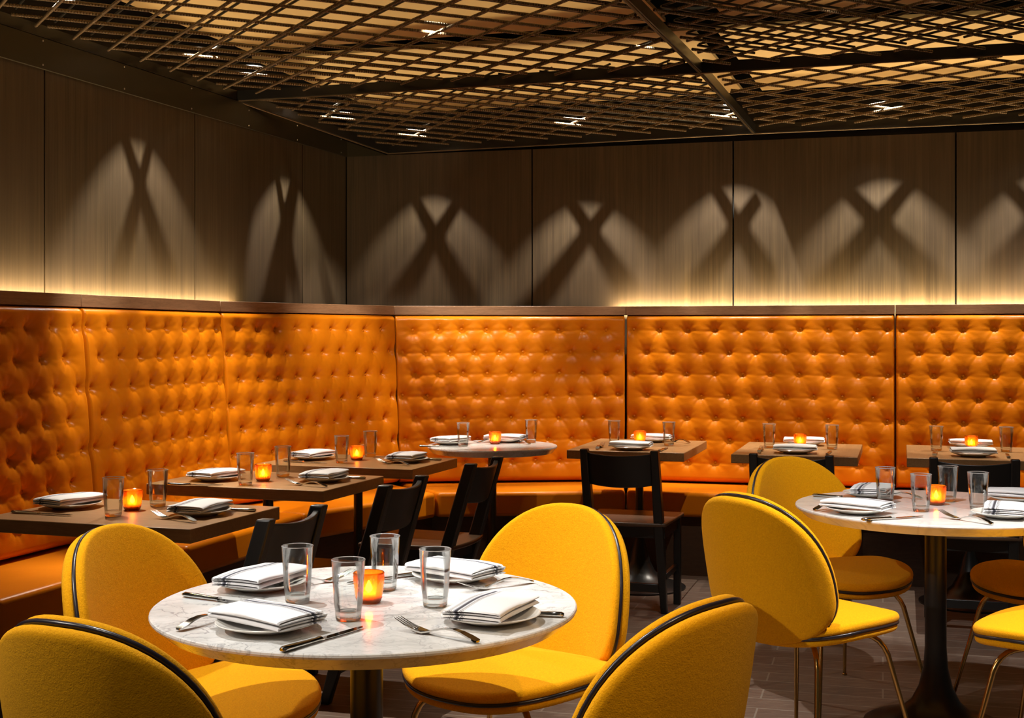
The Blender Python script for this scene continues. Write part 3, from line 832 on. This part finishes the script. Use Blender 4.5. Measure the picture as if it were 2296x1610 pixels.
# right marble table
W='the right marble table'
setting(1923,4.19,-38,'at the front left of '+W); setting(1955,4.60,66,'at the back left of '+W)
setting(2252,4.09,68,'at the front right of '+W); setting(2282,4.485,-30,'at the back right of '+W)
glass(1985,1128,'leftmost on '+W); glass(2065,1147,'before the candle on '+W); glass(2125.6,1124.5,'behind the candle on '+W); glass(2193,1142,'rightmost on '+W)
cndl(2099,1132,'in the centre of '+W)
cutl(F0,(2228,1174),(2107.7,1144),'at the front edge of '+W,tz=.022); cutl(F0,(1811,1144),(1921,1118),'under the front left napkin of '+W,tz=.022)
cutl(F0,(2041,1114),(1975,1098),'beside the back left plate of '+W,tz=.022)
cutl(K0,(1936,1164),(2070,1156),'before the candle of '+W); cutl(K0,(1833,1110),(1960,1118),'between the two left plates of '+W)
# left walnut tables
for W,(pl,yl),(pr_,yr),g1,g2,cd,fk,kl,kr in (
  ('the front left walnut table',((158,4.317),62),((448,4.15),75),(254,1157),(354,1135),(296.6,1143),((457,1171),(328,1143)),((20,1146),(169,1154)),((573.5,1143.8),162)),
  ('the middle left walnut table',((484,5.14),62),((726,5.10),75),(550,1087.5),(634.5,1068),(589.8,1078.5),((742.7,1091),(634,1073)),((378,1084.5),(491,1086)),((820,1071.4),162)),
  ('the rear left walnut table',((700,6.0),62),((911,5.88),75),(766,1038),(830.5,1024.5),(800,1031.5),((927.7,1043),(834.5,1027)),((645,1033),(725,1037)),((990,1030),162))):
    setting(pl[0],pl[1],yl,'on the bench side of '+W); setting(pr_[0],pr_[1],yr,'on the chair side of '+W)
    glass(*g1,'left of the candle on '+W); glass(*g2,'right of the candle on '+W); cndl(*cd,'on '+W)
    cutl(F0,fk[0],fk[1],'before the chair side plate of '+W,tz=.022); cutl(K0,kl[0],kl[1],'before the bench side plate of '+W); end(K0,kr[0],kr[1],'behind the chair side plate of '+W,.118)
# small round table
W='the small round table'
setting(1010,6.83,60,'at the left of '+W); setting(1133,6.97,-20,'behind the candle of '+W)
glass(1038.5,1001,'left of the candle on '+W); glass(1191,992.5,'right of the candle on '+W); cndl(1110,995.5,'on '+W)
cutl(F0,(1182,994),(1158,983),'at the right of '+W,tz=.022); cutl(F0,(1048,992),(1072,984),'between the plates of '+W,tz=.022); cutl(K0,(970,1000),(1010,1000),'at the left edge of '+W)
# back row
for W,bp_,fp_,g1,g2,cd,f1,k1,f2 in (
  ('the leftmost back row table',(1461,6.99),(1415,6.51),(1377,995),(1500,999),(1434.7,993.5),((1334,1009),(1356,990)),((1476,1011.5),(1499,1001)),((1527,990),(1516,982))),
  ('the middle back row table',(1803,6.77),(1783,6.32),(1724.6,1004),(1865.7,1007),(1794,1001.5),((1699,1017),(1711,997)),((1853,1020),(1864,1008)),None),
  ('the rightmost back row table',(2176,6.63),(2182,6.15),(2099.4,1010.5),(2256.5,1013),(2178,1006.5),((2094,1026),(2098,1004)),((2265,1030),(2254,1011)),None)):
    setting(bp_[0],bp_[1],-15,'on the bench side of '+W); setting(fp_[0],fp_[1],-15,'on the chair side of '+W)
    glass(*g1,'left of the candle on '+W); glass(*g2,'right of the candle on '+W); cndl(*cd,'on '+W)
    cutl(F0,f1[0],f1[1],'left of the chair side plate on '+W,tz=.022); cutl(K0,k1[0],k1[1],'right of the chair side plate on '+W)
    if f2: cutl(F0,f2[0],f2[1],'right of the bench side plate on '+W,tz=.022)

# ------------------------------------------------------------------ lights
WARM=(1,.80,.52); NEU=(1,.90,.76)
# concealed strips behind the ledge
def strip(p,q,watt):
    c=(p+q)/2; d=q-p
    wn=Vector((-d.y,d.x)).normalized(); wn=wn if wn.dot(CORN-c)*0+wn.dot(c-Vector((0,3)))>0 else -wn
    o=area((c.x,c.y,1.452),(0,0,0),d.length,.016,watt,(1,.74,.40))
    dn=Vector((wn.x*.66,wn.y*.66,.75)).normalized(); ex=Vector((d.x,d.y,0)).normalized(); ez=-dn; ey=ez.cross(ex)
    o.rotation_euler=Matrix(((ex.x,ey.x,ez.x),(ex.y,ey.y,ez.y),(ex.z,ey.z,ez.z))).to_euler()
gg=.05
strip(CORN-D1*1.35+N1*gg,CORN-D1*5.0+N1*gg,44)
strip(CORN+D2*1.75+N2*gg,CORN+D2*5.2+N2*gg,56)
def glint(p,dn):  # extra wide spot added under a lamp to brighten the bars around it
    spot((p[0],p[1],p[2]-dn),(p[0],p[1],0),.8,105,.3,.01,(.92,1,.93))
def cross(key,x,y):
    """nearest crossing of the lower bars of a grid"""
    c,U,V,PU,PV,su,sv,zf,rise=GR[key]; p=Vector((x,y))-c
    k=round(p.dot(PU)/su)*su; m=round(p.dot(PV)/sv)*sv
    det=PU.x*PV.y-PU.y*PV.x; q=Vector(((k*PV.y-m*PU.y)/det,(PU.x*m-PV.x*k)/det))+c
    return Vector((q.x,q.y,zf(q.x,q.y)+rise))
def wash(key,px,side,w,cone=72,bl=.35,want=.27):
    """lamp over a bar crossing that stands about `want` off the wall, abreast of the wall place px"""
    d,n=((-D1,N1) if side=='L' else (D2,N2)); wp=CORN+d*hit(px,CORN,d); best=None
    for i in range(-14,15):
        for k in range(-14,15):
            p=wp+n*.3+d*(i*.04)+n*(k*.02); q=cross(key,p.x,p.y); v=Vector((q.x,q.y))-wp
            c=(v.dot(n)-want)**2*3+v.dot(d)**2
            if .12<v.dot(n) and (best is None or c<best[0]): best=(c,q,v.dot(n))
    q=best[1].copy(); off=.238*best[2]; q+=Vector((n.x,n.y,0))*off; q.z+=.150
    spot(q,(q.x,q.y,0),w,cone,bl,.004,NEU); glint(q,.095)
wash('A',300,'L',150); wash('B',655,'L',125)
wash('B',1000,'R',90); wash('B',1335,'R',160); wash('B',1690,'R',150); wash('D',2015,'R',155); wash('D',2360,'R',130)
def aim(px,py,z,tgt,w,cone=60,bl=.6,up=.11,rad=.012,col=NEU):
    p=at(px,py,z); p.z+=up; spot(p,tgt,w,cone,bl,rad,col)
    if px>200: glint(p,.04)
aim(130,30,2.60,(-1.25,4.2,.74),330,56)
aim(570,180,2.61,(-.9,5.5,.74),150,75)
aim(980,65,2.62,(-.55,7.35,.95),370,44)
aim(1450,110,2.63,(.45,7.4,.85),60,46)
aim(1900,3,2.64,(1.15,7.25,.75),88,44)
spot((-.55,4.75,2.73),(-1.62,5.95,.92),240,44,.6,.012,NEU)
spot((2.4,5.2,2.73),(2.6,6.8,.9),55,62,.6,.012,NEU)
# room spots nearer to the camera, then two added fills
LN=(1,.97,.93)
spot((-1.0,3.35,2.95),(-.34,2.80,.74),205,60,.7,.02,LN)
spot((-2.7,2.0,2.75),(.05,3.0,.75),245,44,.7,.02,(1,.93,.84))
spot((.75,3.55,2.95),(1.3,4.3,.6),190,70,.7,.02,LN)
spot((.12,3.22,2.95),(.02,3.18,.47),190,30,.5,.02,LN)
spot((2.0,3.0,2.95),(1.25,3.4,.0),430,52,.8,.02,(1,.93,.84))
spot((-1.2,1.2,2.9),(-.35,2.3,.6),60,62,.8,.03,(1,.9,.76))  # added fill for the back of the lower left chair
spot((.9,1.3,2.6),(.3,2.4,.65),95,38,.8,.03,(1,.74,.48))  # added warm fill for the chair back right of the nearest table
# fill light added under the boards to brighten them, no such fixture
def plenum(key,x,y,sx,sy,w,rot=0):
    c,U,V,PU,PV,su,sv,zf,rise=GR[key]
    nrm=Vector((-(zf(c.x+1,c.y)-zf(c.x,c.y)),-(zf(c.x,c.y+1)-zf(c.x,c.y)),1)).normalized()
    o=area((x,y,zf(x,y)+.195),(0,0,0),sx,sy,w,(1,.80,.47)); o.name='plenum_lamp'
    o.rotation_euler=(-nrm).to_track_quat('-Z','Y').to_euler() if False else nrm.to_track_quat('-Z','Y').to_euler()
plenum('A',-.75,5.4,1.9,2.0,8.0); plenum('C',1.6,5.2,1.4,1.3,1.7); plenum('B',.0,7.2,2.2,.9,5.2); plenum('D',2.0,6.6,1.8,.9,5.6)

w=bpy.data.worlds.new('World'); S.world=w; w.use_nodes=True
w.node_tree.nodes['Background'].inputs[0].default_value=(1,.88,.70,1); w.node_tree.nodes['Background'].inputs[1].default_value=.03

cam=bpy.data.cameras.new('camera'); co=bpy.data.objects.new('camera',cam); COL.objects.link(co)
co.location=(0,0,CAMZ); co.rotation_euler=(PI/2,0,0); cam.sensor_width=36; cam.lens=36*FPX/2296; cam.shift_y=(HY-805)/2296; cam.clip_start=.02
S.camera=co
vs=S.view_settings; vs.view_transform='Standard'; vs.look='None'; vs.gamma=1; vs.exposure=0; vs.use_curve_mapping=False
cy=S.cycles; cy.use_denoising=True; cy.adaptive_threshold=.025; cy.max_bounces=7; cy.diffuse_bounces=3; cy.glossy_bounces=3; cy.transmission_bounces=6; cy.transparent_max_bounces=16
cy.sample_clamp_indirect=4; cy.caustics_reflective=False; cy.caustics_refractive=False; cy.blur_glossy=.5
